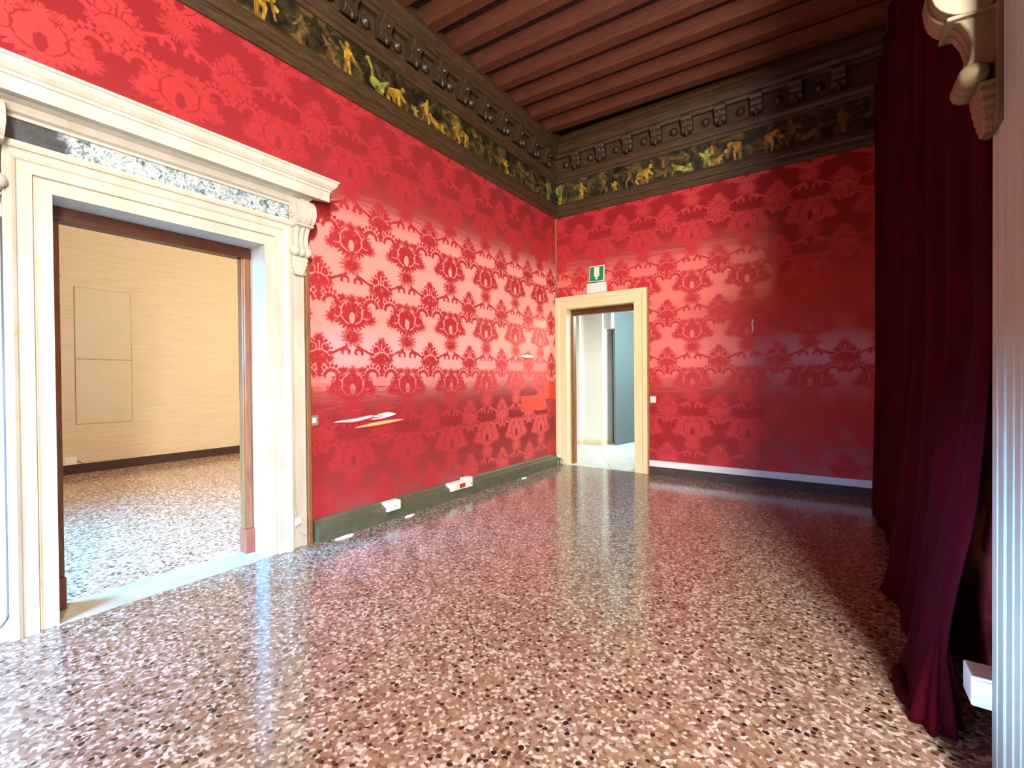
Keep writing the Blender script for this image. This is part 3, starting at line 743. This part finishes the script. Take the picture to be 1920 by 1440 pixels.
t = tag(empty('junction_box', (0.1, -3.58, 0.14)), 'blank white junction box on the green grey baseboard, nearer the stone portal', 'junction box')
obj('body', rbox('L', 0.03, 0.125, -3.675, -3.50, 0.095, 0.19), 'white', t, bevel=0.01, seg=3)
obj('lid', rbox('L', 0.125, 0.130, -3.655, -3.52, 0.108, 0.177), 'white', t, bevel=0.004)
bm = BM(); lathe(bm, [(0.008, 0), (0.006, 0.003)], (0.130, -3.585, 0.143), 'x', 12); obj('screw', bm, 'plate', t, True)
t = tag(empty('socket_box', (0.1, -2.56, 0.15)), 'long white socket box with a red outlet on the baseboard', 'socket box')
obj('body', rbox('L', 0.03, 0.125, -2.74, -2.36, 0.105, 0.195), 'white', t, bevel=0.008, seg=3)
obj('raised_end', rbox('L', 0.03, 0.128, -2.49, -2.355, 0.10, 0.222), 'white', t, bevel=0.01)
obj('red_outlet', rbox('L', 0.125, 0.131, -2.60, -2.50, 0.122, 0.172), 'redsw', t, bevel=0.003)
obj('cover', rbox('L', 0.125, 0.129, -2.71, -2.625, 0.122, 0.175), 'white', t, bevel=0.003)
obj('notch', rbox('L', 0.128, 0.130, -2.385, -2.375, 0.135, 0.155), 'black', t)

# emergency light and the green exit sign over the small door
t = tag(empty('emergency_light', (0.74, 0, 2.83)), 'white emergency light box standing on the cream door frame', 'emergency light')
obj('housing', rbox('B', 0.0, 0.055, 0.575, 0.905, 2.746, 2.905), 'white', t, bevel=0.012, seg=3)
for z in (2.80, 2.835, 2.862): obj('groove', rbox('B', 0.055, 0.057, 0.60, 0.88, z, z+0.006), 'trunk', t)
sg = empty('exit_sign', (0.745, -0.03, 3.045)); sg.rotation_euler = (0, R(2.0), 0)
tag(sg, 'green exit sign with white doorway symbol above the small door', 'sign')
def spart(name, bm, mat, bevel=0):
    o = obj(name, bm, mat, None, False, bevel); o.parent = sg; o.location = (0, 0, 0); return o
spart('backing', box(BM(), -0.127, 0.127, -0.008, 0.006, -0.125, 0.125), 'white', 0.008)
spart('green_panel', box(BM(), -0.112, 0.112, -0.0105, -0.008, -0.112, 0.108), 'green')
spart('doorway_symbol', box(BM(), -0.043, 0.043, -0.0125, -0.0105, -0.045, 0.10), 'white')
bm = BM(); pts = [(-0.012, -0.045), (0.012, -0.045), (0.012, -0.057), (0.026, -0.070), (0.0, -0.098), (-0.026, -0.070), (-0.012, -0.057)]
prism(bm, [(x, -0.0105, z) for x, z in pts], [(x, -0.0125, z) for x, z in pts]); spart('arrow_symbol', bm, 'white')

# pipe stub in the corner
t = tag(empty('pipe_stub', (0.11, -0.07, 0)), 'rusty capped pipe stub on the floor in the room corner', 'pipe')
bm = BM(); tube(bm, [(0.12, -0.10, 0.0), (0.12, -0.10, 0.06), (0.10, -0.08, 0.09), (0.06, -0.05, 0.10), (0.0, -0.05, 0.10)], 0.022, 12); obj('pipe', bm, 'metal', t, True)
bm = BM(); lathe(bm, [(0.035, 0), (0.035, 0.03), (0.028, 0.036)], (0.12, -0.10, 0.0), 'z', 6); obj('nut', bm, 'metal', t)
bm = BM(); lathe(bm, [(0.03, 0.0), (0.032, 0.03), (0.022, 0.045), (0.02, 0.07), (0.008, 0.075)], (0.055, -0.06, 0.115), 'z', 12); obj('cap', bm, 'plaster', t, True)

# cables of the portal
bm = BM(); tube(bm, [(0.045, -4.585, 2.70), (0.050, -4.587, 2.66), (0.046, -4.588, 2.5), (0.044, -4.586, 2.0), (0.044, -4.588, 1.4), (0.044, -4.586, 0.8), (0.046, -4.585, 0.4), (0.05, -4.575, 0.24), (0.06, -4.55, 0.14), (0.062, -4.50, 0.10), (0.05, -4.462, 0.10)], 0.005, 8)
t = tag(obj('cable', bm, 'cable', None, True), 'thin pale cable running down the right side of the stone portal', 'cable')
bm = BM(); prism(bm, [(0.075, -4.60, 0.20), (0.078, -4.55, 0.22), (0.07, -4.55, 0.27), (0.066, -4.595, 0.26)], [(0.0755, -4.60, 0.20), (0.0785, -4.55, 0.22), (0.0705, -4.55, 0.27), (0.0665, -4.595, 0.26)])
obj('paper_tag', bm, 'white', t)
bm = BM(); tube(bm, [(0.05, -6.211, 2.3), (0.05, -6.211, 1.2), (0.05, -6.211, 0.3), (0.05, -6.212, 0.16), (0.054, -6.218, 0.13), (0.06, -6.24, 0.10), (0.06, -6.29, 0.08), (0.05, -6.36, 0.06)], 0.006, 8)
tag(obj('cable', bm, 'darkcable', None, True), 'dark cable curling at the left foot of the stone portal', 'cable')

# plaster flakes
random.seed(11)
for (x, y, lab, s) in ((0.145, -4.18, 'largest pale plaster flake on the floor by the baseboard, near the batten', 1.3), (0.15, -3.40, 'pale plaster flake on the floor below the blank junction box', 1.0), (0.16, -1.25, 'small pale plaster flake on the floor near the corner pipe', 0.8)):
    bm = BM(); n = 9
    pts = [(x+math.cos(k*2*math.pi/n)*0.022*s*random.uniform(.6, 1.1), y+math.sin(k*2*math.pi/n)*0.085*s*random.uniform(.6, 1.1)) for k in range(n)]
    prism(bm, [(a, b, 0.0) for a, b in pts], [(a*0.9+x*0.1, b*0.9+y*0.1, 0.012) for a, b in pts])
    tag(obj('plaster_flake', bm, 'plaster'), lab, 'plaster flake', 'plaster flakes along the baseboard')

# ------------------------------------------------------------------ side room: jib door, cornice stub, socket
t = tag(empty('door_4', (-5.89, -4.33, 0)), kind='structure')
for nm, z0, z1 in (('upper_panel', 1.79, 2.90), ('lower_panel', 0.77, 1.775)):
    p = obj(nm, box(BM(), -5.90, -5.893, -4.68, -3.985, z0, z1), 'panel', t)
    bm = BM()
    for a0, a1, q0, q1 in ((-4.685, -4.675, z0, z1), (-3.99, -3.98, z0, z1), (-4.685, -3.98, z0-0.006, z0+0.004), (-4.685, -3.98, z1-0.004, z1+0.006)): box(bm, -5.90, -5.890, a0, a1, q0, q1)
    obj('joint', bm, 'panel_edge', p)
tr = tag(empty('trim_3', (-5.9, -5.3, 2.8)), kind='structure')
bm = BM(); prf = [(0, 2.84), (0.04, 2.84), (0.05, 2.92), (0.10, 2.95), (0.12, 2.99), (0.17, 3.01), (0.17, 3.05), (0, 3.06)]
prism(bm, [(-5.9+d, -6.6, z) for d, z in prf], [(-5.9+d, -5.0+d*0.9, z) for d, z in prf]); obj('door_cornice', bm, 'reveal', tr)
t = tag(empty('socket_box', (-5.86, -4.79, 0.2)), 'white socket box on the dark side room baseboard', 'socket box')
obj('body', box(BM(), -5.90, -5.83, -4.86, -4.70, 0.15, 0.265), 'white', t, bevel=0.008)
obj('cover', box(BM(), -5.83, -5.825, -4.84, -4.72, 0.165, 0.25), 'white', t, bevel=0.003)
bm = BM(); tube(bm, [(-5.85, -4.70, 0.2), (-5.85, -4.66, 0.19), (-5.86, -4.63, 0.15), (-5.865, -4.60, 0.15)], 0.006, 6); obj('lead', bm, 'darkcable', t, True)
bm = BM(); tube(bm, [(-5.85, -4.86, 0.2), (-5.85, -4.90, 0.19), (-5.86, -4.95, 0.15), (-5.865, -5.0, 0.15)], 0.006, 6); obj('lead', bm, 'darkcable', t, True)

# ------------------------------------------------------------------ right opening: fluted stone jamb with its console
door3 = tag(empty('door_3', (XR, -5.8, 0)), kind='structure')
JP = [(-4.38, 0.0), (-4.38, 0.10), (-4.395, 0.11), (-4.445, 0.11), (-4.452, 0.098), (-4.465, 0.098), (-4.472, 0.112), (-4.53, 0.112), (-4.538, 0.098), (-4.555, 0.098), (-4.562, 0.112), (-4.62, 0.112), (-4.628, 0.10), (-4.64, 0.10), (-4.648, 0.114), (-4.70, 0.114), (-4.706, 0.104), (-4.716, 0.104), (-4.722, 0.116), (-4.76, 0.116), (-4.76, -0.20), (-4.38, -0.20)]
bm = BM(); prism(bm, [P('R', d, a, 0) for a, d in JP], [P('R', d, a, 2.95) for a, d in JP]); obj('jamb', bm, 'jamb_stone', door3)
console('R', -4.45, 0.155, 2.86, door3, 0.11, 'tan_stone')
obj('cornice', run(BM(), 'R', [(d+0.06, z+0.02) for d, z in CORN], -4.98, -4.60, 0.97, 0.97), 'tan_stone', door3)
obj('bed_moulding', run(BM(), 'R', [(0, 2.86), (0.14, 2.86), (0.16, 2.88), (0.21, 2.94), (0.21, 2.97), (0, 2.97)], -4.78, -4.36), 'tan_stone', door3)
obj('upper_pier', wbox(BM(), 'R', -0.2, 0.05, -4.76, -4.40, 3.16, 5.2), 'stone', door3)
t = tag(empty('junction_box', (4.2, -4.3, 0.24)), 'pale blue white box low beside the stone jamb and velvet curtain', 'junction box')
obj('body', box(BM(), 4.142, 4.30, -4.365, -4.24, 0.19, 0.30), 'white', t, bevel=0.006)
obj('lid', box(BM(), 4.155, 4.24, -4.370, -4.365, 0.20, 0.29), 'white', t, bevel=0.003)

# velvet curtain hanging in front of the right wall
FOOT = [(-0.03, 4.13), (-0.5, 4.11), (-1.01, 4.085), (-1.45, 4.13), (-2.05, 4.12), (-2.56, 4.07), (-2.85, 3.99), (-3.07, 4.05), (-3.26, 4.05), (-3.48, 4.06), (-3.77, 4.01), (-3.94, 3.965), (-4.11, 3.975), (-4.22, 4.01), (-4.28, 4.06)]
def foot(y):
    for (y0, x0), (y1, x1) in zip(FOOT, FOOT[1:]):
        if y1 <= y <= y0: return x0+(x1-x0)*(y-y0)/(y1-y0)
    return FOOT[-1][1]
cur = tag(empty('curtain', (4.15, -2.2, 0)), 'floor length dark crimson velvet curtain hanging along the right wall', 'curtain')
bm = BM(); NY, NZ = 190, 40; ZT = 4.55; rows = []
for j in range(NZ+1):
    t_ = j/NZ; z = 0.004+(ZT-0.004)*t_; row = []
    for i in range(NY+1):
        s = i/NY
        yend = -4.30+0.06*math.sin(min(1, z/0.9)*math.pi)
        y = -0.03+(yend+0.03)*s
        xt = 4.172+0.06*s**8+0.022*math.sin(s*62)+0.012*math.sin(s*131+1)
        xf = foot(min(-0.03, max(-4.28, y)))+0.012*math.sin(s*62)
        k = min(1, (z/1.6))**0.6
        x = xf+(xt-xf)*k
        row.append(bm.verts.new((x, y, z)))
    rows.append(row)
for a, b in zip(rows, rows[1:]):
    for i in range(NY): bm.faces.new((a[i], a[i+1], b[i+1], b[i]))
o = obj('cloth', bm, 'velvet', cur, True)
sd = o.modifiers.new('thick', 'SOLIDIFY'); sd.thickness = 0.008; sd.offset = 0
bm = BM()       # bunched foot spreading over the floor
prof = []
rings = []
for k in range(13):
    a = k/12; y = -3.86-0.43*a
    r = 0.035+0.03*math.sin(math.pi*a)
    rings.append((foot(y)+0.012, y, 0.022+0.012*math.sin(a*9)))
tube(bm, rings, [0.012+0.02*math.sin(math.pi*min(1, a_/12*0.9+0.1)) for a_ in range(13)], 10)
obj('hem_roll', bm, 'velvet', cur, True)
bm = BM(); rings = []       # the last fold, pulled out over the floor
NR, NA = 16, 48
for j in range(NR+1):
    t_ = j/NR; z = 0.004+0.52*t_
    rad = 0.115*(1-t_)**1.15+0.004+0.008*math.sin(t_*math.pi*2)*(1-t_); ring = []
    for i in range(NA):
        a = i*2*math.pi/NA
        r_ = rad*(1+0.24*math.cos(a*7+t_*2.5)*(1-0.5*t_))
        ring.append(bm.verts.new((4.062+0.03*t_+r_*0.62*math.cos(a), -4.205+0.0*t_+r_*math.sin(a)*0.85, z)))
    rings.append(ring)
for a, b in zip(rings, rings[1:]):
    for i in range(NA): bm.faces.new((a[i], a[(i+1) % NA], b[(i+1) % NA], b[i]))
bm.faces.new(rings[0][::-1]); bm.faces.new(rings[-1])
obj('gathered_hem', bm, 'velvet', cur, True)
rail = obj('rail', tube(BM(), [(4.165, -0.02, 4.56), (4.165, -4.20, 4.56)], 0.018, 12), 'bracket', cur, True)
